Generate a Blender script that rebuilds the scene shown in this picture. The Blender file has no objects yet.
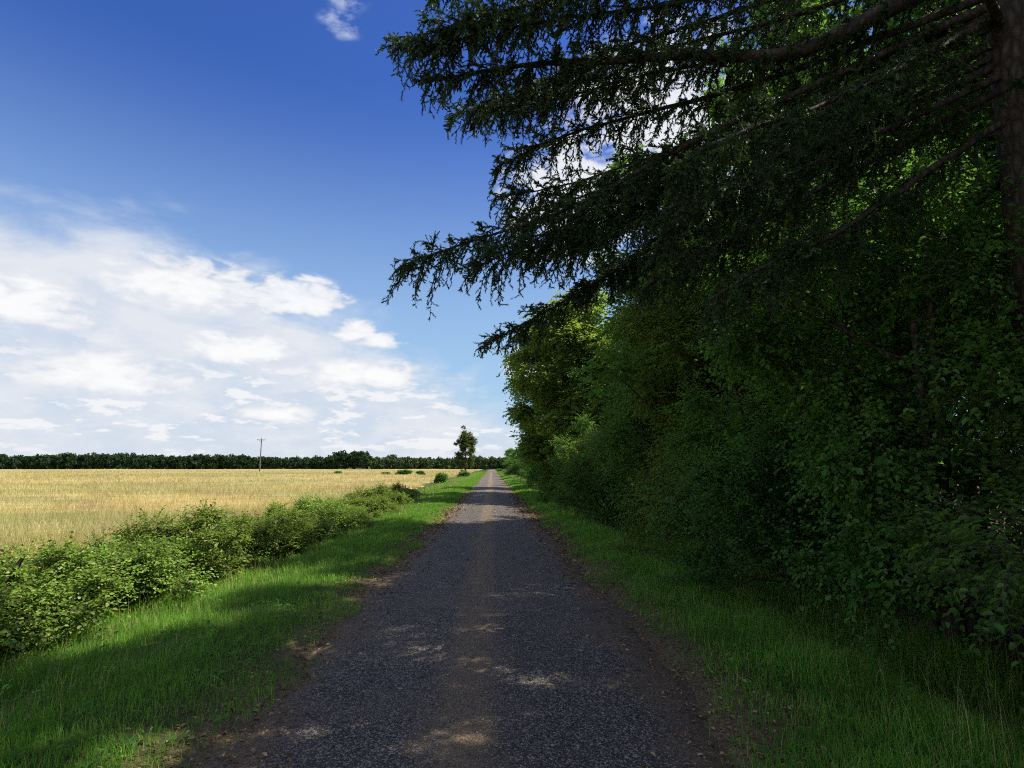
import bpy, math
import numpy as np
from mathutils import Vector, Matrix

S = bpy.context.scene
COL = S.collection
PI = math.pi
R = math.radians

# ------------------------------------------------------------------ camera, sky, sun, exposure
CAM_H = 1.65
cam_d = bpy.data.cameras.new('camera')
cam = bpy.data.objects.new('camera', cam_d)
COL.objects.link(cam)
cam_d.sensor_width = 36.0
cam_d.lens = 36.0 * 578.0 / 1024.0
cam_d.clip_start = 0.05
cam_d.clip_end = 9000.0
cam.location = (0, 0, CAM_H)
cam.rotation_euler = (R(90 + 8.17), 0, R(-1.97))
S.camera = cam

SUN_EL, SUN_AZ = 51.0, 86.0          # azimuth clockwise from the direction of the track
sun_d = bpy.data.lights.new('sun', 'SUN')
sun_d.energy = 4.9
sun_d.angle = R(0.53)
sun_d.color = (1.0, 0.93, 0.82)
sun = bpy.data.objects.new('sun', sun_d)
COL.objects.link(sun)
sv = Vector((math.cos(R(SUN_EL)) * math.sin(R(SUN_AZ)), math.cos(R(SUN_EL)) * math.cos(R(SUN_AZ)), math.sin(R(SUN_EL))))
sun.rotation_euler = sv.to_track_quat('Z', 'Y').to_euler()
sun.location = (30, 0, 40)

S.view_settings.view_transform = 'Standard'
S.view_settings.look = 'None'
S.view_settings.exposure = 0.69
S.view_settings.gamma = 1.0
S.render.engine = 'CYCLES'
S.cycles.max_bounces = 9
S.cycles.diffuse_bounces = 7
S.cycles.glossy_bounces = 2
S.cycles.transmission_bounces = 7
S.cycles.use_denoising = False
S.cycles.filter_width = 1.1
S.cycles.sample_clamp_indirect = 4.0


class NT:
    """small node-tree helper"""
    def __init__(self, tree):
        self.t = tree
        tree.nodes.clear()

    def n(self, kind, **kw):
        nd = self.t.nodes.new(kind)
        ins = kw.pop('ins', {})
        for k, v in kw.items():
            setattr(nd, k, v)
        for k, v in ins.items():
            self.set(nd, k, v)
        return nd

    def set(self, nd, k, v):
        s = nd.inputs[k]
        if hasattr(v, 'is_output'):
            self.t.links.new(v, s)
        elif hasattr(v, 'outputs'):
            self.t.links.new(v.outputs[0], s)
        else:
            if isinstance(v, (tuple, list)) and len(v) == 3 and s.type == 'RGBA':
                v = (*v, 1.0)
            s.default_value = v

    def math(self, op, a, b=None, c=None, clamp=False):
        nd = self.n('ShaderNodeMath', operation=op, use_clamp=clamp)
        for i, v in enumerate((a, b, c)):
            if v is not None:
                self.set(nd, i, v)
        return nd.outputs[0]

    def smooth(self, v, a, b, lo=0.0, hi=1.0):
        nd = self.n('ShaderNodeMapRange', interpolation_type='SMOOTHSTEP', clamp=True)
        for i, q in enumerate((v, a, b, lo, hi)):
            self.set(nd, i, q)
        return nd.outputs[0]

    def noise(self, vec, scale, detail=4.0, rough=0.55, dist=0.0):
        nd = self.n('ShaderNodeTexNoise', noise_dimensions='3D')
        if vec is not None:
            self.set(nd, 'Vector', vec)
        self.set(nd, 'Scale', scale)
        self.set(nd, 'Detail', detail)
        self.set(nd, 'Roughness', rough)
        self.set(nd, 'Distortion', dist)
        return nd.outputs[0]

    def mix(self, f, a, b):
        nd = self.n('ShaderNodeMix', data_type='RGBA', blend_type='MIX')
        self.set(nd, 0, f)
        self.set(nd, 6, a)
        self.set(nd, 7, b)
        return nd.outputs[2]

    def ramp(self, f, stops):
        nd = self.n('ShaderNodeValToRGB')
        self.set(nd, 0, f)
        el = nd.color_ramp.elements
        while len(el) < len(stops):
            el.new(0.5)
        for e, (p, c) in zip(el, stops):
            e.position = p
            e.color = (*c, 1.0)
        return nd.outputs[0]

    def vscale(self, vec, s):
        nd = self.n('ShaderNodeVectorMath', operation='MULTIPLY')
        self.set(nd, 0, vec)
        self.set(nd, 1, s)
        return nd.outputs[0]


# world: Nishita sky with clouds laid out by direction
w = bpy.data.worlds.new('World')
S.world = w
w.use_nodes = True
w.cycles.sampling_method = 'MANUAL'
w.cycles.sample_map_resolution = 512
t = NT(w.node_tree)
SKY_STRENGTH = 0.075
sky = t.n('ShaderNodeTexSky', sky_type='NISHITA', sun_disc=False, sun_elevation=R(SUN_EL), sun_rotation=R(SUN_AZ),
          altitude=0.0, air_density=1.0, dust_density=0.6, ozone_density=4.0)
hs = t.n('ShaderNodeHueSaturation', ins={'Saturation': 1.32, 'Hue': 0.522, 'Value': 1.30, 'Color': sky}).outputs[0]
tc = t.n('ShaderNodeTexCoord')
sep = t.n('ShaderNodeSeparateXYZ', ins={0: tc.outputs['Generated']})
dx, dy, dz = sep.outputs
az = t.math('ARCTAN2', dx, dy)
el = t.math('ARCSINE', dz)
sv2 = t.n('ShaderNodeCombineXYZ', ins={0: az, 1: t.math('MULTIPLY', el, 2.2), 2: 0.37}).outputs[0]
sv3 = t.n('ShaderNodeCombineXYZ', ins={0: az, 1: t.math('MULTIPLY', el, 3.4), 2: 1.9}).outputs[0]
n_big = t.noise(sv2, 6.0, 7.0, 0.58, 0.3)
n_fin = t.noise(sv2, 17.0, 7.0, 0.62, 0.3)
n_cum = t.noise(sv3, 15.0, 7.0, 0.60, 0.1)
n_edge = t.noise(sv2, 34.0, 6.0, 0.6, 0.0)


def blob(a, e, ra, re, base=0.55):
    """a heap with a rounded top and a flatter base: 1 in its core, 0 at its rim"""
    u = t.math('DIVIDE', t.math('SUBTRACT', az, R(a)), R(ra * 1.05))
    v0 = t.math('DIVIDE', t.math('SUBTRACT', el, R(e)), R(re * 1.1))
    v = t.math('MAXIMUM', v0, t.math('MULTIPLY', v0, -1.0 / base))
    d = t.math('SQRT', t.math('ADD', t.math('MULTIPLY', u, u), t.math('MULTIPLY', v, v)))
    return t.math('SUBTRACT', 1.0, d, clamp=True)


EXPO = 0.62                                      # scene value that the exposure below turns into white
K = EXPO / SKY_STRENGTH


def lin(r, g, b):
    return tuple(((v / 255 + 0.055) / 1.055) ** 2.4 * K if v > 10 else v / 255 / 12.92 * K for v in (r, g, b))


# air paling towards the horizon
c = t.mix(t.smooth(el, R(36), R(2), 0.04, 0.90), hs, lin(172, 208, 236))
# the pale bank in the lower left: its upper edge falls towards the right
edge = t.math('ADD', t.math('MULTIPLY', t.math('SUBTRACT', az, R(-24.8)), -0.46), R(18.5))
edge = t.math('MINIMUM', edge, R(20.0))
edge = t.math('ADD', edge, t.math('MULTIPLY', t.math('SUBTRACT', n_big, 0.5), R(13.0)))
bank = t.smooth(t.math('SUBTRACT', edge, el), R(-2.0), R(5.0))
bank = t.math('MULTIPLY', bank, t.smooth(t.math('ABSOLUTE', az), R(140), R(70)))
n_veil = t.math('ADD', t.math('MULTIPLY', n_big, 0.72), t.math('MULTIPLY', n_fin, 0.28))
veil_a = t.math('MULTIPLY', bank, t.smooth(n_veil, 0.34, 0.58, 0.70, 0.92))
c = t.mix(veil_a, c, t.mix(t.smooth(n_veil, 0.40, 0.62), lin(219, 225, 236), lin(233, 236, 242)))
# small heaps in rows towards the horizon
rows = t.math('MULTIPLY', t.smooth(n_cum, 0.52, 0.60), t.smooth(el, R(13), R(6)))
rows = t.math('MULTIPLY', rows, t.math('MULTIPLY', t.smooth(el, R(-1), R(3)), bank))
c = t.mix(t.math('MULTIPLY', rows, 0.85), c, lin(247, 247, 249))
# the larger heaps
puffs = None
for a, e, ra, re in ((-14.0, 8.6, 4.2, 2.0), (-10.2, 8.5, 4.0, 2.1), (-13.6, 12.6, 3.4, 1.7), (-11.2, 12.0, 3.0, 1.3), (-24.6, 10.2, 4.4, 2.3), (-21.6, 10.3, 3.0, 1.8),
                     (-28, 15, 8, 3.4), (-20.5, 4.6, 4.0, 1.4), (-33, 7, 7, 2.8), (4.5, 9.5, 4, 3.0), (-19, 15.2, 6, 2.8), (-40, 12, 7, 3.2)):
    q = blob(a, e, ra, re)
    puffs = q if puffs is None else t.math('MAXIMUM', puffs, q)
pn = t.math('ADD', puffs, t.math('ADD', t.math('MULTIPLY', t.math('SUBTRACT', n_fin, 0.5), 1.3), t.math('MULTIPLY', t.math('SUBTRACT', n_edge, 0.5), 0.9)))
puff_a = t.math('MULTIPLY', t.smooth(pn, 0.06, 0.50, 0.0, 0.9), t.smooth(puffs, 0.0, 0.20))
puff_c = t.mix(t.smooth(pn, 0.2, 0.85), lin(230, 233, 240), lin(254, 254, 254))
# thin wisps high up and the cloud behind the spruce
wisp = t.math('MAXIMUM', blob(-15.8, 41.6, 3.2, 2.4, 1.0), blob(-16.2, 38.6, 2.8, 1.2, 1.0))
wisp_a = t.math('MULTIPLY', t.smooth(wisp, 0.0, 0.5), t.smooth(t.noise(sv2, 19.0, 6.0, 0.62, 0.2), 0.40, 0.72, 0.0, 0.6))
c = t.mix(wisp_a, c, lin(214, 226, 246))
mid = t.math('MAXIMUM', blob(8.5, 26.0, 9, 7.5, 1.0), blob(18, 32, 13, 8, 1.0))
mn = t.math('ADD', mid, t.math('ADD', t.math('MULTIPLY', t.math('SUBTRACT', n_fin, 0.5), 2.0), t.math('MULTIPLY', t.math('SUBTRACT', n_edge, 0.5), 0.6)))
mid_a = t.math('MULTIPLY', t.smooth(mn, 0.05, 0.75, 0.0, 0.95), t.smooth(mid, 0.0, 0.25))
c = t.mix(mid_a, c, lin(240, 242, 247))
c = t.mix(puff_a, c, puff_c)
# unseen bright cloud added to the sides, behind and overhead to raise ambient light
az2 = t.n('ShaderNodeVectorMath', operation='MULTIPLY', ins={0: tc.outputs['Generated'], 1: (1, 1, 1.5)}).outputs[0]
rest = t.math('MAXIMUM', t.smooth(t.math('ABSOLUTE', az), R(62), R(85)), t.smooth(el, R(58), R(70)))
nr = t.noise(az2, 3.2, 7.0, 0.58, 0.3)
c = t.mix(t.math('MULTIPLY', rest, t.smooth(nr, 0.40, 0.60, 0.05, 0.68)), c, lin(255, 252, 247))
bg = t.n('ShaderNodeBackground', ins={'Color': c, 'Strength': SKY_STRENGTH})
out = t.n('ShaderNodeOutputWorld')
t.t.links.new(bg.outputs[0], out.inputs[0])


# ------------------------------------------------------------------ helpers
def prop(o, label=None, cat=None, group=None, kind=None):
    for k, v in (('label', label), ('category', cat), ('group', group), ('kind', kind)):
        if v:
            o[k] = v
    return o


class MB:
    """collects vertex and face arrays and links them as ONE mesh object"""
    def __init__(self):
        self.v, self.f, self.m, self.nv = [], [], [], 0

    def add(self, v, f, mat=0):
        v = np.asarray(v, float).reshape(-1, 3)
        f = np.asarray(f, int)
        if len(f) == 0:
            return self
        self.v.append(v)
        self.f.append(f + self.nv)
        self.m.append(mat)
        self.nv += len(v)
        return self

    def mesh(self, name, mats, smooth=False):
        me = bpy.data.meshes.new(name)
        V = np.concatenate(self.v)
        me.vertices.add(len(V))
        me.vertices.foreach_set('co', V.astype(np.float32).ravel())
        loops = np.concatenate([f.ravel() for f in self.f])
        sizes = np.concatenate([np.full(len(f), f.shape[1]) for f in self.f])
        mi = np.concatenate([np.full(len(f), m) for f, m in zip(self.f, self.m)])
        me.loops.add(len(loops))
        me.loops.foreach_set('vertex_index', loops.astype(np.int32))
        me.polygons.add(len(sizes))
        st = np.concatenate([[0], np.cumsum(sizes)[:-1]])
        me.polygons.foreach_set('loop_start', st.astype(np.int32))
        me.polygons.foreach_set('material_index', mi.astype(np.int32))
        if smooth:
            me.polygons.foreach_set('use_smooth', np.ones(len(sizes), bool))
        for m in (mats if isinstance(mats, (list, tuple)) else [mats]):
            me.materials.append(m)
        me.update(calc_edges=True)
        return me

    def build(self, name, mats, parent=None, smooth=False):
        o = bpy.data.objects.new(name, self.mesh(name, mats, smooth))
        COL.objects.link(o)
        o.parent = parent
        return o


def empty(name, loc, rz=0.0, scale=(1, 1, 1)):
    o = bpy.data.objects.new(name, None)
    o.empty_display_size = 0.3
    o.location, o.scale = loc, scale
    o.rotation_euler = (0, 0, rz)
    COL.objects.link(o)
    return o


def copy_tree(o, parent=None):
    c = o.copy()
    COL.objects.link(c)
    c.parent = parent
    for ch in list(o.children):
        copy_tree(ch, c)
    return c


def unit(a):
    return a / np.maximum(np.linalg.norm(a, axis=-1, keepdims=True), 1e-9)


def perp(a):
    """a unit vector at right angles to each row of a"""
    ref = np.where(np.abs(a[:, 2:3]) > 0.9, np.array([[1.0, 0, 0]]), np.array([[0, 0, 1.0]]))
    return unit(np.cross(a, ref))


def tube(mb, pts, rad, sides=8, mat=0):
    pts = np.asarray(pts, float)
    rad = np.asarray(rad, float)
    k = len(pts)
    tg = unit(np.gradient(pts, axis=0))
    u = perp(tg)
    for i in range(1, k):                                    # keep the frame from twisting
        q = u[i - 1] - tg[i] * np.dot(u[i - 1], tg[i])
        u[i] = q / max(np.linalg.norm(q), 1e-9)
    v = np.cross(tg, u)
    a = np.arange(sides) * 2 * PI / sides
    ring = pts[:, None] + rad[:, None, None] * (np.cos(a)[None, :, None] * u[:, None] + np.sin(a)[None, :, None] * v[:, None])
    i, j = np.meshgrid(np.arange(k - 1), np.arange(sides), indexing='ij')
    f = np.stack([i * sides + j, i * sides + (j + 1) % sides, (i + 1) * sides + (j + 1) % sides, (i + 1) * sides + j], -1).reshape(-1, 4)
    mb.add(ring.reshape(-1, 3), f, mat)
    mb.add(ring[-1], [list(range(sides))], mat)
    mb.add(ring[0], [list(range(sides))[::-1]], mat)


def sticks(mb, p0, p1, r0, r1, mat=0):
    """many three-sided tapered twigs at once"""
    n = len(p0)
    if n == 0:
        return
    tg = unit(p1 - p0)
    u = perp(tg)
    v = np.cross(tg, u)
    r0 = np.broadcast_to(np.asarray(r0, float), (n,))
    r1 = np.broadcast_to(np.asarray(r1, float), (n,))
    vs = []
    for p, r in ((p0, r0), (p1, r1)):
        for k in range(3):
            a = k * 2 * PI / 3
            vs.append(p + r[:, None] * (math.cos(a) * u + math.sin(a) * v))
    V = np.stack(vs, 1).reshape(-1, 3)
    b = (np.arange(n) * 6)[:, None, None]
    f = np.array([[0, 1, 4, 3], [1, 2, 5, 4], [2, 0, 3, 5]])[None] + b
    mb.add(V, f.reshape(-1, 4), mat)


def leaves(mb, c, ax, nm, ln, wd, mat=0, fold=0.25):
    """pointed oval leaves folded along the midrib: c base, ax direction, nm normal"""
    n = len(c)
    ax = unit(ax)
    sd = unit(np.cross(ax, nm))
    nm = np.cross(sd, ax)
    ln = np.broadcast_to(np.asarray(ln, float), (n,))[:, None]
    wd = np.broadcast_to(np.asarray(wd, float), (n,))[:, None]
    up = nm * wd * fold
    V = np.stack([c, c + ax * ln * 0.30 - sd * wd * 0.5 + up, c + ax * ln * 0.68 - sd * wd * 0.40 + up, c + ax * ln - nm * ln * 0.12,
                  c + ax * ln * 0.68 + sd * wd * 0.40 + up, c + ax * ln * 0.30 + sd * wd * 0.5 + up], 1).reshape(-1, 3)
    b = (np.arange(n) * 6)[:, None, None]
    f = np.array([[0, 3, 2, 1], [0, 5, 4, 3]])[None] + b
    mb.add(V, f.reshape(-1, 4), mat)


def blades(mb, rng, p, h, wd, lean=0.5, mat=0):
    """bent tapering grass blades"""
    n = len(p)
    a = rng.uniform(0, 2 * PI, n)
    d = np.stack([np.cos(a), np.sin(a), np.zeros(n)], 1)
    b = a + rng.uniform(0.8, 2.3, n)
    s = np.stack([np.cos(b), np.sin(b), np.zeros(n)], 1) * (wd[:, None] * 0.5)
    k = (rng.uniform(0.15, 1.0, n) * lean)[:, None]
    H = h[:, None]
    z = np.array([[0, 0, 1.0]])
    m = p + z * H * 0.55 + d * H * k * 0.30
    e = p + z * H * (1 - 0.30 * k) + d * H * k * 0.95
    V = np.stack([p - s, p + s, m + s * 0.75, m - s * 0.75, e], 1).reshape(-1, 3)
    i = (np.arange(n) * 5)[:, None]
    mb.add(V, np.concatenate([i, i + 1, i + 2, i + 3], 1), mat)
    mb.f.append(np.concatenate([i + 3, i + 2, i + 4], 1) + (mb.nv - len(V)))
    mb.m.append(mat)


CAMROT = np.array(cam.rotation_euler.to_matrix())


def at(x, y, Y):
    """world point seen at a place of the photograph, at the given distance along the track"""
    d = CAMROT @ np.array([(x - 512) / 578.0, (384 - y) / 578.0, -1.0])
    return np.array([0, 0, CAM_H]) + d * (Y / d[1])


# ------------------------------------------------------------------ materials
def new_mat(name):
    m = bpy.data.materials.new(name)
    m.use_nodes = True
    return m, NT(m.node_tree)


def finish(t, col, rough=0.8, bump=None, bstr=0.3, bdist=0.02, spec=0.3):
    p = t.n('ShaderNodeBsdfPrincipled', ins={'Base Color': col, 'Roughness': rough, 'Specular IOR Level': spec})
    if bump is not None:
        b = t.n('ShaderNodeBump', ins={'Height': bump, 'Strength': bstr, 'Distance': bdist})
        t.set(p, 'Normal', b.outputs[0])
    o = t.n('ShaderNodeOutputMaterial')
    t.t.links.new(p.outputs[0], o.inputs[0])


def leaf_mat(name, stops, trans=0.35, tcol=(0.14, 0.22, 0.02), rough=0.6, spec=0.2, vary=0.5):
    m, t = new_mat(name)
    g = t.n('ShaderNodeNewGeometry')
    oi = t.n('ShaderNodeObjectInfo')
    c = t.ramp(g.outputs['Random Per Island'], stops)
    pn = t.noise(g.outputs['Position'], 1.5, 3.0)
    val = t.math('ADD', t.math('MULTIPLY', oi.outputs['Random'], vary), t.smooth(pn, 0.34, 0.66, 1.0 - vary, 1.0 + 0.25 * vary))
    h = t.n('ShaderNodeHueSaturation', ins={'Color': c, 'Value': val, 'Saturation': 1.0, 'Hue': t.smooth(oi.outputs['Random'], 0, 1, 0.485, 0.512)})
    p = t.n('ShaderNodeBsdfPrincipled', ins={'Base Color': h, 'Roughness': rough, 'Specular IOR Level': spec})
    tr = t.n('ShaderNodeBsdfTranslucent', ins={'Color': tcol})
    mx = t.n('ShaderNodeMixShader', ins={0: trans, 1: p, 2: tr})
    o = t.n('ShaderNodeOutputMaterial')
    t.t.links.new(mx.outputs[0], o.inputs[0])
    return m


M = {}
M['broad'] = leaf_mat('broad_leaf', [(0, (0.034, 0.098, 0.020)), (0.5, (0.066, 0.162, 0.030)), (1, (0.125, 0.225, 0.048))], 0.44, (0.20, 0.42, 0.05))
M['dark'] = leaf_mat('dark_leaf', [(0, (0.030, 0.084, 0.019)), (0.6, (0.056, 0.138, 0.028)), (1, (0.102, 0.195, 0.044))], 0.42, (0.20, 0.42, 0.04))
M['willow'] = leaf_mat('willow_leaf', [(0, (0.048, 0.110, 0.020)), (0.6, (0.080, 0.155, 0.030)), (1, (0.160, 0.215, 0.045))], 0.46, (0.34, 0.48, 0.06))
M['bramble'] = leaf_mat('bramble_leaf', [(0, (0.055, 0.100, 0.018)), (0.50, (0.115, 0.205, 0.026)), (0.85, (0.20, 0.28, 0.045)), (1, (0.30, 0.31, 0.13))], 0.36, (0.30, 0.44, 0.04), 0.55, 0.2)
M['needle'] = leaf_mat('spruce_needle', [(0, (0.019, 0.044, 0.017)), (0.7, (0.034, 0.074, 0.024)), (1, (0.080, 0.118, 0.032))], 0.22, (0.09, 0.17, 0.03), 0.5, 0.3)
M['far'] = leaf_mat('far_leaf', [(0, (0.020, 0.038, 0.018)), (0.6, (0.027, 0.050, 0.022)), (1, (0.036, 0.062, 0.026))], 0.12, (0.05, 0.08, 0.02), 0.9, 0.05)
M['far_broad'] = leaf_mat('far_broad_leaf', [(0, (0.045, 0.070, 0.028)), (0.6, (0.060, 0.088, 0.034)), (1, (0.078, 0.105, 0.042))], 0.12, (0.08, 0.12, 0.03), 0.9, 0.05)
M['lone'] = leaf_mat('lone_leaf', [(0, (0.050, 0.085, 0.025)), (0.6, (0.085, 0.125, 0.035)), (1, (0.13, 0.17, 0.05))], 0.3, (0.16, 0.24, 0.04), 0.8, 0.1)
M['grass'] = leaf_mat('verge_grass', [(0, (0.062, 0.165, 0.013)), (0.55, (0.105, 0.255, 0.021)), (0.86, (0.19, 0.30, 0.04)), (0.95, (0.30, 0.25, 0.09)), (1, (0.40, 0.32, 0.14))], 0.42, (0.24, 0.48, 0.035), 0.6, 0.2)
M['straw'] = leaf_mat('field_grass', [(0, (0.20, 0.16, 0.05)), (0.35, (0.46, 0.36, 0.12)), (0.75, (0.58, 0.46, 0.19)), (0.93, (0.30, 0.17, 0.09)), (1, (0.14, 0.20, 0.04))], 0.30, (0.45, 0.34, 0.12), 0.6, 0.2)
m = M['straw']
t = NT.__new__(NT)
t.t = m.node_tree
pr_ = next(n for n in t.t.nodes if n.type == 'BSDF_PRINCIPLED')
src = pr_.inputs['Base Color'].links[0].from_socket
pos = t.n('ShaderNodeNewGeometry').outputs['Position']
f1 = t.noise(t.vscale(pos, (0.028, 0.11, 0.0)), 1.0, 5.0, 0.62, 0.5)
f2 = t.noise(t.vscale(pos, (0.22, 0.55, 0.0)), 1.0, 5.0, 0.68, 0.3)
cc_ = t.mix(t.smooth(f1, 0.44, 0.56, 0.0, 0.85), src, (0.29, 0.31, 0.10))
cc_ = t.mix(t.smooth(f2, 0.50, 0.60, 0.0, 0.8), cc_, (0.33, 0.22, 0.13))
cc_ = t.mix(t.smooth(f2, 0.48, 0.36, 0.0, 0.8), cc_, (0.60, 0.51, 0.28))
t.set(pr_, 'Base Color', cc_)
t.set(next(n for n in t.t.nodes if n.type == 'BSDF_TRANSLUCENT'), 'Color', cc_)
M['litter'] = leaf_mat('litter', [(0, (0.14, 0.085, 0.042)), (0.6, (0.25, 0.165, 0.085)), (1, (0.42, 0.31, 0.17))], 0.1, (0.2, 0.12, 0.05), 0.8, 0.2)

m, t = new_mat('bark')
tcx = t.n('ShaderNodeTexCoord').outputs['Object']
vb = t.n('ShaderNodeTexVoronoi', feature='DISTANCE_TO_EDGE', ins={'Vector': t.vscale(tcx, (16, 16, 7)), 'Scale': 1.0, 'Randomness': 1.0})
nb = t.math('ADD', t.math('MULTIPLY', t.noise(t.vscale(tcx, (9, 9, 2.0)), 2.0, 6.0, 0.65), 0.6), t.math('MULTIPLY', vb.outputs['Distance'], 0.9))
finish(t, t.ramp(nb, [(0.3, (0.030, 0.023, 0.018)), (0.6, (0.080, 0.062, 0.048)), (0.8, (0.13, 0.11, 0.09))]), 0.9, nb, 0.6, 0.03)
M['bark'] = m
m, t = new_mat('pale_bark')
tcx = t.n('ShaderNodeTexCoord').outputs['Object']
nb = t.noise(t.vscale(tcx, (4, 4, 14.0)), 1.2, 5.0, 0.6)
finish(t, t.ramp(nb, [(0.38, (0.06, 0.05, 0.042)), (0.55, (0.30, 0.27, 0.23)), (0.8, (0.42, 0.40, 0.36))]), 0.85, nb, 0.4, 0.02)
M['pale_bark'] = m
m, t = new_mat('weathered_timber')
tcx = t.n('ShaderNodeTexCoord').outputs['Object']
nb = t.noise(t.vscale(tcx, (20, 20, 1.0)), 2.0, 5.0, 0.6)
finish(t, t.ramp(nb, [(0.3, (0.07, 0.06, 0.05)), (0.7, (0.17, 0.15, 0.13))]), 0.9, nb, 0.4, 0.01)
M['timber'] = m
m, t = new_mat('grey_ceramic')
finish(t, (0.28, 0.28, 0.27), 0.35)
M['ceramic'] = m

# gravel of the track: dark stone chips, pale grit, brown needle litter towards the rims and along the middle
m, t = new_mat('track_gravel')
pos = t.n('ShaderNodeNewGeometry').outputs['Position']
px = t.n('ShaderNodeSeparateXYZ', ins={0: pos}).outputs[0]
vor = t.n('ShaderNodeTexVoronoi', feature='F1', ins={'Vector': pos, 'Scale': 120.0, 'Randomness': 1.0})
vor2 = t.n('ShaderNodeTexVoronoi', feature='F1', ins={'Vector': pos, 'Scale': 62.0, 'Randomness': 1.0})
cellv = t.n('ShaderNodeSeparateColor', ins={0: vor.outputs['Color']}).outputs[0]
cellw = t.n('ShaderNodeSeparateColor', ins={0: vor2.outputs['Color']}).outputs[1]
stone = t.ramp(cellv, [(0.0, (0.024, 0.021, 0.019)), (0.5, (0.060, 0.051, 0.043)), (0.85, (0.145, 0.126, 0.105)), (1.0, (0.46, 0.41, 0.35))])
stone = t.mix(t.smooth(cellw, 0.86, 0.95, 0.0, 0.7), stone, (0.34, 0.29, 0.24))
big = t.noise(pos, 0.9, 5.0, 0.6)
wear = t.noise(t.vscale(pos, (2.2, 0.35, 1)), 1.0, 4.0, 0.6)
stone = t.mix(t.smooth(big, 0.44, 0.68, 0.0, 0.45), stone, (0.17, 0.128, 0.092))
xc = t.math('ABSOLUTE', t.math('ADD', px, 0.10))
rim = t.smooth(t.math('ADD', xc, t.math('MULTIPLY', t.math('SUBTRACT', big, 0.5), 1.5)), 0.98, 1.50)
mid_strip = t.math('MULTIPLY', t.smooth(t.math('ADD', t.math('ABSOLUTE', t.math('ADD', px, 0.17)), t.math('MULTIPLY', t.math('SUBTRACT', wear, 0.5), 0.45)), 0.36, 0.02), 0.75)
dirtn = t.noise(pos, 42.0, 4.0, 0.7)
dirt = t.ramp(dirtn, [(0.3, (0.075, 0.052, 0.032)), (0.55, (0.165, 0.118, 0.070)), (0.8, (0.29, 0.22, 0.13))])
col = t.mix(t.math('MULTIPLY', rim, t.smooth(dirtn, 0.3, 0.6, 0.6, 1.0)), stone, dirt)
col = t.mix(t.math('MULTIPLY', mid_strip, t.smooth(dirtn, 0.28, 0.50)), col, t.mix(0.6, dirt, (0.29, 0.205, 0.110)))
hgt = t.math('ADD', t.math('SUBTRACT', 1.0, vor.outputs['Distance']), t.math('MULTIPLY', t.math('SUBTRACT', 1.0, vor2.outputs['Distance']), 0.8))
hgt = t.math('ADD', hgt, t.math('MULTIPLY', t.noise(pos, 130.0, 3.0, 0.7), 0.6))
finish(t, col, 0.85, hgt, 0.9, 0.012, 0.25)
M['gravel'] = m

m, t = new_mat('stone_chip')
g = t.n('ShaderNodeNewGeometry')
finish(t, t.ramp(g.outputs['Random Per Island'], [(0, (0.07, 0.068, 0.07)), (0.6, (0.15, 0.14, 0.135)), (0.9, (0.26, 0.24, 0.21)), (1, (0.45, 0.42, 0.38))]), 0.8,
       t.noise(g.outputs['Position'], 150.0, 3.0), 0.4, 0.004)
M['chip'] = m

m, t = new_mat('ground_soil')
pos = t.n('ShaderNodeNewGeometry').outputs['Position']
n1, n2 = t.noise(pos, 1.3, 5.0, 0.6), t.noise(pos, 28.0, 4.0, 0.7)
g1 = t.ramp(n2, [(0.3, (0.020, 0.030, 0.008)), (0.55, (0.045, 0.070, 0.014)), (0.8, (0.085, 0.11, 0.030))])
g2 = t.ramp(n2, [(0.3, (0.075, 0.052, 0.030)), (0.55, (0.165, 0.120, 0.070)), (0.8, (0.28, 0.215, 0.13))])
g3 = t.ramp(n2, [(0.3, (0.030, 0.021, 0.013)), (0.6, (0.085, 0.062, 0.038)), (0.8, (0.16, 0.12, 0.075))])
px = t.n('ShaderNodeSeparateXYZ', ins={0: pos}).outputs[0]
bare = t.smooth(t.math('ADD', t.math('ABSOLUTE', t.math('ADD', px, 0.05)), t.math('MULTIPLY', t.math('SUBTRACT', n1, 0.5), 1.2)), 2.35, 1.55)
py = t.n('ShaderNodeSeparateXYZ', ins={0: pos}).outputs[1]
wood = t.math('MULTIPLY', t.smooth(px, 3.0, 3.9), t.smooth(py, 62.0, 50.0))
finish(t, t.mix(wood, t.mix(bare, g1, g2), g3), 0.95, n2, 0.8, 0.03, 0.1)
M['soil'] = m

m, t = new_mat('field_stubble')
pos = t.n('ShaderNodeNewGeometry').outputs['Position']
f1 = t.noise(t.vscale(pos, (0.028, 0.11, 0.0)), 1.0, 5.0, 0.62, 0.5)
f2 = t.noise(t.vscale(pos, (0.22, 0.55, 0.0)), 1.0, 5.0, 0.68, 0.3)
n2 = t.noise(t.vscale(pos, (0.9, 2.2, 1)), 1.0, 6.0, 0.7)
c1 = t.ramp(n2, [(0.3, (0.22, 0.16, 0.06)), (0.5, (0.42, 0.33, 0.13)), (0.7, (0.55, 0.44, 0.21))])
c1 = t.mix(t.smooth(f1, 0.44, 0.56, 0.0, 0.85), c1, (0.26, 0.28, 0.09))
c1 = t.mix(t.smooth(f2, 0.50, 0.60, 0.0, 0.8), c1, (0.30, 0.20, 0.11))
c1 = t.mix(t.smooth(f2, 0.48, 0.36, 0.0, 0.8), c1, (0.58, 0.50, 0.28))
finish(t, c1, 0.95, n2, 0.6, 0.05, 0.1)
M['field'] = m


# ------------------------------------------------------------------ setting: ground, track, field
def wav(x, y, s=0.0):
    return (np.sin(1.3 * x + 0.7 * y + s) + np.sin(-0.6 * x + 1.9 * y + 2.1 + s) + np.sin(2.7 * x - 1.1 * y + 4.0 + s) * 0.6
            + np.sin(5.3 * x + 4.1 * y + 1.0 + 2 * s) * 0.3) / 2.9


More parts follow.
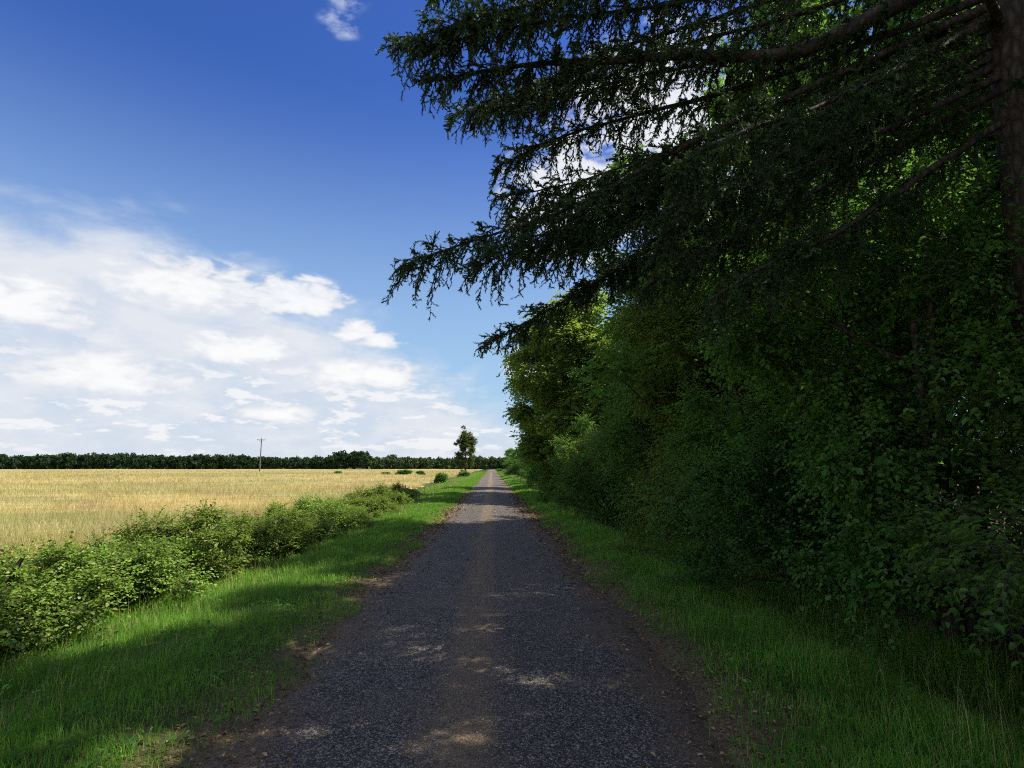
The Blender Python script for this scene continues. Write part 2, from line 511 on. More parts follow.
def sstep(v, a, b):
    u = np.clip((v - a) / (b - a), 0, 1)
    return u * u * (3 - 2 * u)


def height(x, y):
    x = np.asarray(x, float)
    y = np.asarray(y, float)
    z = -0.030 * np.clip((x + 0.1) / 1.5, -1.2, 1.2) ** 2
    left = -0.30 * np.exp(-((x + 4.7) / 1.2) ** 2) + 0.06 * sstep(-x, 1.7, 2.4)
    right = 0.07 * sstep(x, 1.5, 2.1) - 0.30 * np.exp(-((x - 3.8) / 0.7) ** 2) + 0.12 * sstep(x, 4.5, 6.5)
    rough = sstep(np.abs(x + 0.1), 1.4, 2.2) * 0.035 * wav(x * 1.4, y * 1.4) * np.clip(1.5 - y / 120, 0, 1)
    return z + left + right + rough


def grid_mesh(xs, ys, fz):
    X, Y = np.meshgrid(xs, ys)
    V = np.stack([X, Y, fz(X, Y)], -1).reshape(-1, 3)
    nx, ny = len(xs), len(ys)
    i, j = np.meshgrid(np.arange(ny - 1), np.arange(nx - 1), indexing='ij')
    f = np.stack([i * nx + j, i * nx + j + 1, (i + 1) * nx + j + 1, (i + 1) * nx + j], -1).reshape(-1, 4)
    return V, f


def spread(a, b, step, far, k=1.25):
    """fine steps from a to b, then growing ones out to far on the upper side"""
    v = list(np.arange(a, b + 1e-6, step))
    while v[-1] < far:
        step *= k
        v.append(v[-1] + step)
    return np.array(v)


def t_edge(y, s):
    return 0.10 * np.sin(0.9 * y + s) + 0.07 * np.sin(2.3 * y + 2 * s) + 0.045 * np.sin(5.9 * y + 3 * s)


def ground_z(x, y):
    under_track = sstep(np.abs(x + 0.1), 1.75, 1.35)
    under_field = sstep(-x, 6.8, 7.6)
    return height(x, y) - 0.05 * under_track - 0.08 * under_field


gx = np.concatenate([-spread(0, 9, 0.15, 4000)[::-1], spread(0, 9, 0.15, 4000)[1:]])
gy = np.concatenate([[-4000, -1500, -500, -150, -60, -25, -12], spread(-7, 45, 0.25, 4500, 1.15)])
mb = MB()
mb.add(*grid_mesh(gx, gy, ground_z))
prop(mb.build('ground', M['soil'], smooth=True), kind='structure')


def track_z(x, y):
    lx = 1.62 + t_edge(y, 0.0)
    rx = 1.50 + t_edge(y, 1.7)
    drop = np.where(x < 0, sstep(-x, lx - 0.12, lx + 0.25), sstep(x, rx - 0.12, rx + 0.25))
    ruts = -0.014 * (np.exp(-((x + 0.85) / 0.28) ** 2) + np.exp(-((x - 0.70) / 0.28) ** 2)) * np.clip(1.3 - y / 60, 0, 1)
    bumps = 0.006 * wav(x * 3, y * 2.2) * np.clip(1.2 - y / 50, 0, 1)
    return height(x, y) + 0.010 - 0.11 * drop + ruts + bumps


mb = MB()
mb.add(*grid_mesh(np.arange(-2.1, 2.01, 0.09), np.concatenate([[-40, -15], spread(-5, 45, 0.14, 520, 1.12)]), track_z))
prop(mb.build('track', M['gravel'], smooth=True), kind='structure')


def field_z(x, y):
    ed = 6.2 + 0.4 * np.sin(0.35 * y) + 0.2 * np.sin(1.3 * y)
    return height(x, y) + 0.03 + 0.25 * np.clip(0.5 + 0.5 * np.sin(x * 0.06 + 1) * np.sin(y * 0.045), 0, 1) * sstep(-x, 12, 40) - 0.16 * sstep(-x, ed + 0.4, ed - 0.4)


mb = MB()
mb.add(*grid_mesh(-spread(5.2, 12, 0.4, 520, 1.12)[::-1], np.concatenate([[-120, -60, -30], spread(-15, 40, 0.6, 415, 1.1)]), field_z))
prop(mb.build('field', M['field'], smooth=True), kind='structure')

# ------------------------------------------------------------------ stuff: grass, litter, stone chips
rng = np.random.default_rng(7)


def logy(n, a, b):
    return a * (b / a) ** rng.uniform(0, 1, n)


def verge(name, n, inner, outer, sgn, hmax):
    y = logy(n, 1.7, 190)
    u = rng.uniform(0, 1, n)
    e = inner + t_edge(y, 0.0 if sgn < 0 else 1.7)
    x = e + (outer - e) * u + 0.12 * rng.normal(size=n)
    # thin, broken fringe beside the gravel; worn gaps between tufts
    tuft = 0.5 + 0.5 * wav(x * 3.1, y * 2.3, 1.3)
    ragged = 0.30 * wav(x * 2.0 + 5, y * 1.7, 0.7) + 0.18 * wav(x * 5.0, y * 4.1, 2.0)
    keep = rng.uniform(0, 1, n) < np.clip((x - e + 0.06 + ragged) / 0.60 + 0.16, 0.07, 1) * np.clip(0.35 + 0.9 * tuft, 0, 1)
    x, y, u, tuft = x[keep], y[keep], u[keep], tuft[keep]
    k = len(x)
    far = np.clip(y / 9, 0.75, 7)
    h = (0.05 + hmax * (0.25 + 0.75 * np.clip(u * 1.25, 0, 1)) * (0.55 + 0.6 * tuft)) * rng.uniform(0.55, 1.25, k) * np.clip(0.9 + y / 90, 1, 1.6)
    wd = 0.0050 * far * rng.uniform(0.7, 1.3, k)
    p = np.stack([sgn * x, y, height(sgn * x, y) - 0.015], 1)
    mb = MB()
    blades(mb, rng, p, h, wd, 0.75)
    # taller seeding stalks near the far edge of the verge
    q = rng.choice(np.where(u > 0.35)[0], 5500 if sgn < 0 else 3500)
    blades(mb, rng, p[q] + rng.normal(0, .04, (len(q), 3)) * [1, 1, 0], h[q] * rng.uniform(1.4, 2.3, len(q)), wd[q] * 0.7, 0.45, 2)
    # broad weeds: plantain and dock rosettes, a few nettles towards the outer edge
    q = rng.choice(k, 1700)
    nl = 7
    an = rng.uniform(0, 2 * PI, (len(q), nl))
    tall = (rng.uniform(0, 1, (len(q), 1)) < 0.3) & (u[q][:, None] > 0.45)
    zz = np.where(tall, rng.uniform(0.05, 0.42, (len(q), nl)), rng.uniform(0.02, 0.07, (len(q), nl)))
    cpos = p[q][:, None] + np.stack([np.cos(an) * 0.02, np.sin(an) * 0.02, zz], -1)
    axs = np.stack([np.cos(an), np.sin(an), rng.uniform(0.1, 0.8, an.shape)], -1)
    ll = rng.uniform(0.02, 0.065, an.shape) * np.clip(y[q] / 12, 1, 3)[:, None]
    leaves(mb, cpos.reshape(-1, 3), axs.reshape(-1, 3), np.tile([[0, 0, 1.0]], (an.size, 1)) + rng.normal(0, .2, (an.size, 3)), ll.ravel(), ll.ravel() * 0.45, 1)
    return prop(mb.build(name, [M['grass'], M['broad'], M['straw']]), kind='stuff', cat='grass',
                label='bright green grass verge between the gravel track and the bramble hedge' if sgn < 0 else 'shaded green grass verge between the gravel track and the trees')


verge('verge_grass', 260000, 1.62, 5.3, -1, 0.15)
verge('verge_grass', 220000, 1.55, 4.5, 1, 0.19)

# the tall pale grass of the field
n = 330000
y = logy(n, 7, 330)
x = -(6.0 + rng.uniform(0, 1, n) ** 1.2 * (1.0 * y + 4))
patch = 0.5 + 0.5 * wav(x * 0.09, y * 0.13, 0.4)
p = np.stack([x, y, field_z(x, y) - 0.03], 1)
far = np.clip(y / 27, 0.8, 6)
mb = MB()
blades(mb, rng, p, (0.18 + 0.32 * patch) * rng.uniform(0.5, 1.3, n), 0.007 * far * rng.uniform(0.7, 1.3, n), 1.1)
prop(mb.build('field_grass', M['straw']), 'tall golden dry grass covering the flat field', 'grass', kind='stuff')

# loose stone chips
n = 42000
y = logy(n, 1.6, 26)
x = rng.normal(-0.1, 0.95, n)
ok = np.abs(x + 0.1) < 1.75
x, y = x[ok], y[ok]
n = len(x)
s = 0.0030 * np.exp(rng.normal(0, 0.55, n)) * np.clip(0.8 + y / 14, 1, 2.4)
base = np.array([[1, 0, 0], [0, 1, 0], [-1, 0, 0], [0, -1, 0], [0.15, 0.1, 0.75], [0, 0, -0.6]], float)
V = base[None] * rng.uniform(0.6, 1.25, (n, 6, 1)) * s[:, None, None]
a = rng.uniform(0, 2 * PI, n)
ca, sa = np.cos(a)[:, None], np.sin(a)[:, None]
V = np.stack([V[..., 0] * ca - V[..., 1] * sa, V[..., 0] * sa + V[..., 1] * ca, V[..., 2]], -1)
V += np.stack([x, y, track_z(x, y) + 0.002], 1)[:, None]
f = np.array([[0, 1, 4], [1, 2, 4], [2, 3, 4], [3, 0, 4], [1, 0, 5], [2, 1, 5], [3, 2, 5], [0, 3, 5]])[None] + (np.arange(n) * 6)[:, None, None]
mb = MB()
mb.add(V.reshape(-1, 3), f.reshape(-1, 3))
prop(mb.build('gravel', M['chip']), 'loose grey stone chips scattered over the track', 'gravel', kind='stuff')

# brown needles, twigs and dead leaves along both rims
n = 15000
y = logy(n, 1.6, 40)
side = rng.uniform(0, 1, n) < 0.42
x = np.where(side, -1.70 + 0.27 * rng.normal(size=n), 1.62 + 0.36 * rng.normal(size=n))
z = np.maximum(ground_z(x, y), track_z(x, y)) + rng.uniform(0.003, 0.02, n)
a = rng.uniform(0, 2 * PI, n)
ax = np.stack([np.cos(a), np.sin(a), rng.normal(0, 0.2, n)], 1)
nm = np.array([[0, 0, 1.0]]) + rng.normal(0, 0.35, (n, 3))
mb = MB()
ln = rng.uniform(0.02, 0.06, n) * np.clip(y / 8, 0.8, 2.5)
leaves(mb, np.stack([x, y, z], 1), ax, nm, ln, ln * rng.choice([0.12, 0.2, 0.5], n))
prop(mb.build('leaf_litter', M['litter']), 'brown needles and dead leaves strewn along the track edges', 'leaf litter', kind='stuff')


# ------------------------------------------------------------------ broadleaf trees and bushes
def foliage(mb, rng, cl, cr, per, ln, twig=0.45, flat=0.75, droop=0.25, npl=9, mat_leaf=0, mat_twig=1, wratio=0.55):
    """leafy twigs in clumps: cl centres, cr radii, per twigs in each"""
    n = int(per * len(cl))
    k = rng.integers(0, len(cl), n)
    d = unit(rng.normal(size=(n, 3)))
    d[:, 2] = d[:, 2] * 0.85 + 0.15
    rr = cr[k] * rng.uniform(0, 1, n) ** 0.5
    p0 = cl[k] + d * rr[:, None] * np.array([1, 1, flat])
    tw = unit(d + 0.55 * rng.normal(size=(n, 3)) + np.array([0, 0, -droop]))
    L = twig * rng.uniform(0.5, 1.2, n)
    p1 = p0 + tw * L[:, None]
    p1[:, 2] -= droop * 0.35 * L
    sticks(mb, p0, p1, 0.0035, 0.0012, mat_twig)
    tt = np.linspace(0.10, 1.0, npl)
    c = p0[:, None] + (p1 - p0)[:, None] * tt[None, :, None]
    sd = perp(tw)
    sgn = np.where(np.arange(npl) % 2 == 0, 1.0, -1.0)
    ax = tw[:, None] * 0.55 + sd[:, None] * sgn[None, :, None] * 0.9 + rng.normal(0, 0.28, (n, npl, 3)) + np.array([0, 0, -0.25])
    nm = np.array([0, 0, 1.0]) + 0.35 * d[:, None] + rng.normal(0, 0.42, (n, npl, 3))
    l = ln * rng.uniform(0.6, 1.2, (n, npl))
    leaves(mb, c.reshape(-1, 3), ax.reshape(-1, 3), nm.reshape(-1, 3), l.ravel(), (l * wratio).ravel(), mat_leaf)


def broadleaf(name, loc, seed, H, Rc, zc, Rz, nclump, cr, per, ln, leafm, barkm, trunk_r=0.14, stems=1, twig=0.45, droop=0.25, low=0.0, wratio=0.55, npl=9):
    """a tapered trunk (or several stems) with limbs out to every leaf clump, and the leafy crown"""
    rng = np.random.default_rng(seed)
    root = empty(name, loc)
    d = unit(rng.normal(size=(nclump, 3)))
    rad = rng.uniform(0.35, 1.0, nclump) ** 0.55
    wob = 0.80 + 0.36 * np.sin(3 * np.arctan2(d[:, 1], d[:, 0]) + seed) * np.cos(4 * d[:, 2] + seed)
    cl = np.stack([d[:, 0] * Rc * rad * wob, d[:, 1] * Rc * rad * wob, zc + d[:, 2] * Rz * rad], 1)
    if low:                                                  # bushy down to the ground
        f = np.where(d[:, 2] < 0, 1 / np.maximum(np.sqrt(1 - d[:, 2] ** 2), 0.25) ** 0.85, 1.0)
        cl[:, :2] *= f[:, None]
        cl[:, 2] = np.maximum(cl[:, 2], low * rng.uniform(0.6, 1.8, nclump))
    crs = cr * rng.uniform(0.6, 1.3, nclump)
    spike = rng.uniform(0, 1, nclump) < 0.22
    mid_ = np.array([0, 0, zc])
    cl[spike] = mid_ + (cl[spike] - mid_) * rng.uniform(1.05, 1.38, spike.sum())[:, None]
    cl[:, 2] = np.maximum(cl[:, 2], 0.12)
    crs[spike] *= 0.6
    tb = MB()
    tops = []
    for s in range(stems):
        a = s * 2 * PI / max(stems, 1) + rng.uniform(0, 1)
        sp = 0.0 if stems == 1 else Rc * 0.45
        k = 9
        tt = np.linspace(0, 1, k)
        pts = np.stack([math.cos(a) * sp * tt ** 0.8 + 0.05 * H * 0.12 * np.cumsum(rng.normal(size=k)) * 0.5, math.sin(a) * sp * tt ** 0.8 + 0.05 * H * 0.12 * np.cumsum(rng.normal(size=k)) * 0.5,
                        -0.15 + tt * (H * 0.93 + 0.15)], 1)
        if stems > 1:
            pts[0, :2] = (math.cos(a) * 0.12, math.sin(a) * 0.12)
        else:
            pts[0, :2] = 0
        tube(tb, pts, trunk_r * (1 - tt) ** 0.8 * (1 + 0.5 * np.exp(-tt * 14)) + 0.012, 9)
        tops.append(pts)
    for c, q in zip(cl, crs):
        pts = tops[rng.integers(0, stems)]
        zs = max(0.25, min(c[2] - 0.45 * math.hypot(c[0], c[1]) - 0.2, H * 0.85))
        i = np.interp(zs, pts[:, 2], np.arange(len(pts)))
        b = np.array([np.interp(i, np.arange(len(pts)), pts[:, j]) for j in range(3)])
        tt = np.linspace(0, 1, 5)[:, None]
        path = b + (c - b) * tt + np.array([0, 0, 1.0]) * (np.sin(tt * PI) * 0.10 * np.linalg.norm(c - b)) * -0.6 + rng.normal(0, 0.03, (5, 3)) * np.linalg.norm(c - b) * np.sin(tt * PI)
        r0 = min(trunk_r * 0.38, 0.012 + 0.012 * np.linalg.norm(c - b))
        tube(tb, path, np.linspace(r0, 0.008, 5), 5)
    tb.build('trunk', barkm, root, smooth=True)
    cb = MB()
    foliage(cb, rng, cl, crs, per, ln, twig, 0.75, droop, npl, wratio=wratio)
    cb.build('crown', [leafm, barkm], root)
    return root


def place(o, x, y, rz=0.0, s=1.0, sz=None, label=None, cat=None, group=None, sink=0.05):
    o.location = (x, y, float(height(x, y)) - sink)
    o.rotation_euler = (0, 0, rz)
    o.scale = (s, s, sz if sz else s)
    if 'label' in o:
        del o['label']
    if 'group' in o:
        del o['group']
    return prop(o, label, cat, group)


used = set()


def put(proto, *a, **k):
    o = proto if proto.name not in used else copy_tree(proto)
    used.add(proto.name)
    return place(o, *a, **k)


hazel = broadleaf('broadleaf_shrub', (0, 0, 0), 11, 4.2, 1.9, 2.3, 2.2, 66, 0.38, 105, 0.062, M['broad'], M['bark'], 0.045, 6, 0.42, 0.30, 0.30, 0.68)
thicket = broadleaf('broadleaf_shrub', (0, 0, 0), 23, 3.4, 1.9, 1.8, 1.7, 60, 0.36, 100, 0.056, M['dark'], M['bark'], 0.040, 7, 0.40, 0.25, 0.38, 0.55)
sallow = broadleaf('broadleaf_shrub', (0, 0, 0), 29, 5.0, 1.7, 2.7, 2.5, 66, 0.38, 105, 0.070, M['willow'], M['bark'], 0.040, 6, 0.50, 0.10, 0.35, 0.36)
alder = broadleaf('broadleaf_tree', (0, 0, 0), 37, 11.0, 2.9, 6.8, 4.6, 80, 0.56, 58, 0.130, M['dark'], M['bark'], 0.17, 1, 0.55, 0.30, 0, 0.62)
birch = broadleaf('birch_tree', (0, 0, 0), 41, 10.0, 2.7, 5.8, 4.4, 120, 0.50, 75, 0.150, M['willow'], M['pale_bark'], 0.13, 1, 0.60, 0.75, 0, 0.60)
oak = broadleaf('broadleaf_tree', (0, 0, 0), 53, 9.0, 3.4, 5.6, 3.8, 80, 0.58, 60, 0.130, M['broad'], M['bark'], 0.20, 1, 0.55, 0.25, 0, 0.58)

GS = 'shrubs along the right side of the track'
GT = 'trees along the right side of the track'
for pr, x, y, rz, s, sz, lab in (
        (thicket, 4.65, 3.0, 0.4, 1.0, 1.05, 'dark leafy shrub nearest the camera at the right'),
        (hazel, 4.6, 5.9, 1.9, 1.0, 1.12, 'tall dark green shrub behind the deep ditch, just past the nearest shrub'),
        (thicket, 4.4, 8.4, 3.3, 1.0, 0.95, 'dense dark shrub beside the widest stretch of shaded verge'),
        (sallow, 4.5, 11.2, 4.1, 1.05, 1.12, 'narrow-leaved yellow-green shrub in the middle of the shaded green wall'),
        (hazel, 4.4, 14.4, 0.7, 1.0, 1.15, 'green shrub leaning over the verge below the tall alder trees'),
        (thicket, 4.15, 18.5, 5.2, 1.0, 1.05, 'low dark shrub where the wall of trees begins to thin'),
        (sallow, 4.3, 22.3, 2.2, 0.95, 0.62, 'low shrub beside the first sunlit band across the track'),
        (hazel, 4.15, 26.2, 2.9, 0.9, 0.75, 'shrub just beyond the sunlit band across the track'),
        (sallow, 4.2, 31.0, 5.5, 1.0, 0.9, 'shrub under the pale drooping birch'),
        (thicket, 4.45, 36.5, 1.2, 1.0, 1.0, 'dark shrub behind the birch, farther along the track'),
        (hazel, 4.65, 43.0, 3.7, 1.1, 0.95, 'shrub in the distance, past the tall trees'),
        (sallow, 4.85, 54.0, 0.2, 1.2, 0.9, 'sunlit yellow-green shrub at the far end of the verge'),
        (thicket, 5.2, 66.0, 2.0, 1.3, 1.0, 'small far shrub at the foot of the distant low rounded tree'),
        (hazel, 5.6, 80.0, 1.0, 1.4, 0.9, 'small far shrub under the small yellow-green tree'),
        (hazel, 6.0, 97.0, 3.0, 1.6, 0.9, 'tiny far shrub before the far rounded tree'),
        (thicket, 6.4, 120.0, 4.0, 1.9, 1.0, 'tiny far shrub before the far dark tree'),
        (hazel, 7.0, 150.0, 5.0, 2.2, 1.0, 'farthest visible shrub, close to where the track vanishes')):
    put(pr, x, y, rz, s, sz, lab, 'shrub', GS)
for pr, x, y, rz, s, sz, lab in (
        (alder, 9.2, -1.5, 0.3, 1.05, 1.3, 'tall broadleaf tree standing beside the camera, out of the picture to the right'),
        (oak, 9.6, 1.2, 1.1, 1.0, 1.6, 'tall broadleaf tree added out of view at the right to shade the near track'),  # unseen, put in to cut the sun patch on the near track
        (alder, 8.2, 3.2, 4.4, 0.85, 1.2, 'tall slender tree added out of view at the right to shade the near track'),  # unseen as well, added for its shade on the near track
        (alder, 9.4, 8.6, 2.3, 1.0, 1.25, 'tall dark tree whose crown shows behind the spruce trunk'),
        (alder, 9.6, 12.8, 0.9, 1.1, 1.42, 'tall dark tree set back from the track behind the wide-crowned lower tree'),
        (oak, 9.6, 16.8, 2.6, 1.0, 1.65, 'tall broad tree set back from the track before the gap in the row'),
        (oak, 5.2, 11.6, 4.0, 0.9, 0.84, 'wide-crowned lower tree behind the middle of the shrub wall'),
        (alder, 5.0, 15.2, 5.1, 0.95, 0.80, 'low dark tree rising over the shrubs just before the gap in the row'),
        (birch, 4.4, 30.0, 0.9, 1.25, 1.1, 'pale green birch with drooping twigs leaning over the track'),
        (oak, 5.3, 36.0, 2.8, 1.1, 1.15, 'rounded tree right behind the drooping birch'),
        (birch, 5.2, 46.0, 3.9, 1.1, 0.95, 'smaller birch standing beyond the drooping birch'),
        (oak, 7.5, 60.0, 0.5, 0.8, 0.65, 'low rounded tree on the bend of the green wall, in the distance'),
        (birch, 6.2, 78.0, 1.4, 0.8, 0.55, 'small yellow-green tree lit by the sun far along the track'),
        (oak, 7.0, 100.0, 2.0, 0.9, 0.65, 'far rounded tree beside the narrowing track'),
        (alder, 7.0, 130.0, 2.6, 0.9, 0.55, 'far dark tree beside the narrowing track'),
        (oak, 7.5, 170.0, 3.1, 1.0, 0.75, 'very distant rounded tree close to where the track vanishes'),
        (oak, 8.0, 225.0, 5.1, 1.2, 0.9, 'farthest tree on the right, where the track vanishes')):
    put(pr, x, y, rz, s, sz, lab, 'tree', GT)
GB = 'trees deeper in the wood on the right'
for i, (x, y) in enumerate(((12.0, 2.0), (11.0, 6.5), (11.8, 11.5), (11.2, 16.5), (14.5, 21.5), (10.2, 22.5), (9.8, 27.0), (11.2, 29.0), (10.5, 35.0), (11.5, 44.0))):
    put((alder, oak)[i % 2], x, y, i * 1.3, 1.05, 0.95, 'tree half hidden in the second row of the dark wood', 'tree', GB)

# ------------------------------------------------------------------ bramble hedge on the left
br1 = broadleaf('bramble_bush', (0, 0, 0), 61, 0.95, 1.25, 0.50, 0.52, 52, 0.20, 76, 0.052, M['bramble'], M['bark'], 0.012, 9, 0.26, 0.15, 0.10, 0.72, 7)
br2 = broadleaf('bramble_bush', (0, 0, 0), 67, 1.05, 1.15, 0.52, 0.58, 52, 0.20, 76, 0.048, M['bramble'], M['bark'], 0.012, 9, 0.26, 0.15, 0.10, 0.72, 7)
ordw = ['nearest', 'second', 'third', 'fourth', 'fifth', 'sixth', 'seventh', 'eighth', 'ninth', 'tenth', 'eleventh', 'twelfth', 'thirteenth', 'fourteenth']
hb = [(-5.2, 4.6, 1.0, 1.0), (-5.35, 6.5, 1.05, 1.0), (-5.2, 8.5, 1.0, 1.15), (-5.0, 10.6, 1.05, 1.0), (-4.9, 12.7, 1.0, 1.1), (-4.8, 14.9, 1.05, 0.95), (-4.7, 17.2, 1.0, 1.0),
      (-4.6, 19.5, 1.05, 0.9), (-4.55, 22.0, 1.0, 0.95), (-4.5, 24.6, 1.05, 1.1), (-4.6, 27.3, 1.1, 1.2), (-4.7, 30.2, 1.0, 0.9), (-4.8, 33.4, 0.95, 0.7), (-4.8, 37.0, 0.8, 0.55)]
for i, (x, y, s, sz) in enumerate(hb):
    nth = 'nearest bramble bush of the leafy hedge beside the left verge' if i == 0 else f'{ordw[i]} bramble bush from the near end of the left hedge'
    if i == len(hb) - 1:
        nth = 'small low bramble bush at the far end of the left hedge'
    sz = sz * (0.82 + 0.14 * math.sin(i * 2.4))
    put((br1, br2)[i % 2], x - 0.25, y, i * 2.1, s, sz, nth, 'bush', 'bramble bushes in the hedge on the left')

# bushes standing out in the field and the lone tree
bush = broadleaf('field_bush', (0, 0, 0), 71, 1.15, 0.62, 0.62, 0.55, 26, 0.22, 45, 0.085, M['dark'], M['bark'], 0.02, 5, 0.22, 0.1, 0.06, 0.7, 7)
GF = 'bushes in the field'
for x, y, s, sz, lab in ((-5.4, 63, 1.05, 1.05, 'small round dark bush standing alone at the edge of the left verge'),
                         (-4.9, 104, 1.6, 1.0, 'low bush at the foot of the lone tall tree'),
                         (-17.5, 118, 2.4, 0.95, 'widest dark low bush out in the golden field'),
                         (-14.6, 120, 1.4, 0.75, 'small bush just right of the widest field bush'),
                         (-21.5, 119, 1.5, 0.55, 'small flat bush just left of the widest field bush'),
                         (-32.5, 125, 1.2, 0.7, 'small bush alone in the golden field, left of the others')):
    o = put(bush, x, y, x, s, sz, lab, 'bush', GF)
lone = broadleaf('lone_tree', (0, 0, 0), 91, 14.5, 4.1, 7.2, 6.6, 88, 0.72, 40, 0.27, M['lone'], M['bark'], 0.24, 1, 0.7, 0.2, 0, 0.7)
place(lone, -9.0, 200, 0.6, 1.05, 1.0, 'tall lone tree with an open crown at the left of the vanishing track', 'tree')

# ------------------------------------------------------------------ distant wood across the field
rng = np.random.default_rng(99)
mb = MB()
cc, rr = [], []
for row in range(3):
    for x in np.arange(-460, 20, 2.6):
        xx = x + rng.normal(0, 1.2)
        yy = 405 + row * 9 + rng.normal(0, 2) + 0.0 * xx
        h = 8.8 + 0.8 * math.sin(xx * 0.021 + 1) + 0.5 * math.sin(xx * 0.07 + 2) + rng.normal(0, 0.75) - 2.2 * float(sstep(xx, -90, 0))
        if -112 < xx < -86:
            h += 3.2
        for k in range(11):
            zz = h * rng.uniform(0.12, 0.95)
            wd = 2.6 * math.sqrt(max(0.15, 1 - ((zz / h - 0.45) / 0.6) ** 2))
            cc.append((xx + rng.normal(0, wd * 0.6), yy + rng.normal(0, wd * 0.6), zz))
            rr.append(1.15)
cc, rr = np.array(cc), np.array(rr)
n = len(cc) * 26
k = rng.integers(0, len(cc), n)
d = unit(rng.normal(size=(n, 3)))
c = cc[k] + d * (rr[k] * rng.uniform(0.5, 1, n))[:, None]
broadl = (c[:, 0] + 14 * np.sin(k * 0.37) > -105) & ((c[:, 0] > -84) | (c[:, 0] < -114))
for sel, mi in ((~broadl, 0), (broadl, 2)):
    leaves(mb, c[sel], rng.normal(size=(sel.sum(), 3)), d[sel] + rng.normal(0, 0.5, (sel.sum(), 3)) + [0, 0, 0.5], 1.1, 0.9, mi)
tx = np.arange(-460, 20, 4.2)
p0 = np.stack([tx, 404 + 0 * tx, 0 * tx - 0.3], 1)
sticks(mb, p0, p0 + [0, 0, 6.0], 0.25, 0.1, 1)
prop(mb.build('woodland', [M['far'], M['bark'], M['far_broad']]), 'dark line of woodland closing off the far side of the field', 'woodland', kind='stuff')

# ------------------------------------------------------------------ utility pole out in the field
px_, py_ = -74.4, 190.0
pole = prop(empty('utility_pole', (px_, py_, float(field_z(px_, py_)) - 0.05), R(10)), 'slim wooden utility pole with a crossarm standing in the golden field', 'utility pole')
mb = MB()
tube(mb, [(0, 0, 0), (0, 0, 5), (0, 0, 10.6)], [0.19, 0.165, 0.13], 10)
mb.build('pole', M['timber'], pole, smooth=True)
mb = MB()
v = np.array([[sx * 1.25, sy * 0.07 - 0.21, 10.15 + sz * 0.09] for sz in (-1, 1) for sy in (-1, 1) for sx in (-1, 1)])
mb.add(v, [[0, 1, 5, 4], [2, 6, 7, 3], [0, 4, 6, 2], [1, 3, 7, 5], [0, 2, 3, 1], [4, 5, 7, 6]])
sticks(mb, np.array([[0.75, -0.2, 10.1], [-0.75, -0.2, 10.1]]), np.array([[0.05, -0.17, 9.4], [-0.05, -0.17, 9.4]]), 0.03, 0.03)
mb.build('crossarm', M['timber'], pole)
for x in (-1.1, 0.0, 1.1):
    mb = MB()
    zb = 10.24 if x else 10.6
    yb = -0.21 if x else 0.0
    tube(mb, [(x, yb, zb), (x, yb, zb + .10), (x, yb, zb + .12), (x, yb, zb + .2), (x, yb, zb + .24), (x, yb, zb + .34)], [0.03, 0.03, 0.09, 0.06, 0.085, 0.04], 8)
    mb.build('insulator', M['ceramic'], pole, smooth=True)

# ------------------------------------------------------------------ the spruce overhanging the track
TX, TY = 4.75, 4.7
TH = 15.5
rng = np.random.default_rng(5)
spruce = prop(empty('spruce_tree', (TX, TY, float(height(TX, TY)) - 0.1)), 'large dark spruce on the right whose drooping branches hang over the track', 'tree')
ORG = np.array(spruce.location)
mb = MB()
tt = np.linspace(0, 1, 12)
tube(mb, np.stack([0.06 * np.sin(5 * tt), 0.05 * np.sin(4 * tt + 1) - 0.04, tt * TH], 1), 0.26 * (1 - tt) ** 0.9 * (1 + 0.4 * np.exp(-tt * 20)) + 0.02, 12)
mb.build('trunk', M['bark'], spruce, smooth=True)


def resample(pts, n):
    pts = np.asarray(pts, float)
    s = np.concatenate([[0], np.cumsum(np.linalg.norm(np.diff(pts, axis=0), axis=1))])
    u = np.linspace(0, s[-1], n)
    # smooth the joints a little
    P = np.stack([np.interp(u, s, pts[:, j]) for j in range(3)], 1)
    for _ in range(3):
        P[1:-1] = 0.25 * P[:-2] + 0.5 * P[1:-1] + 0.25 * P[2:]
    return P, s[-1]


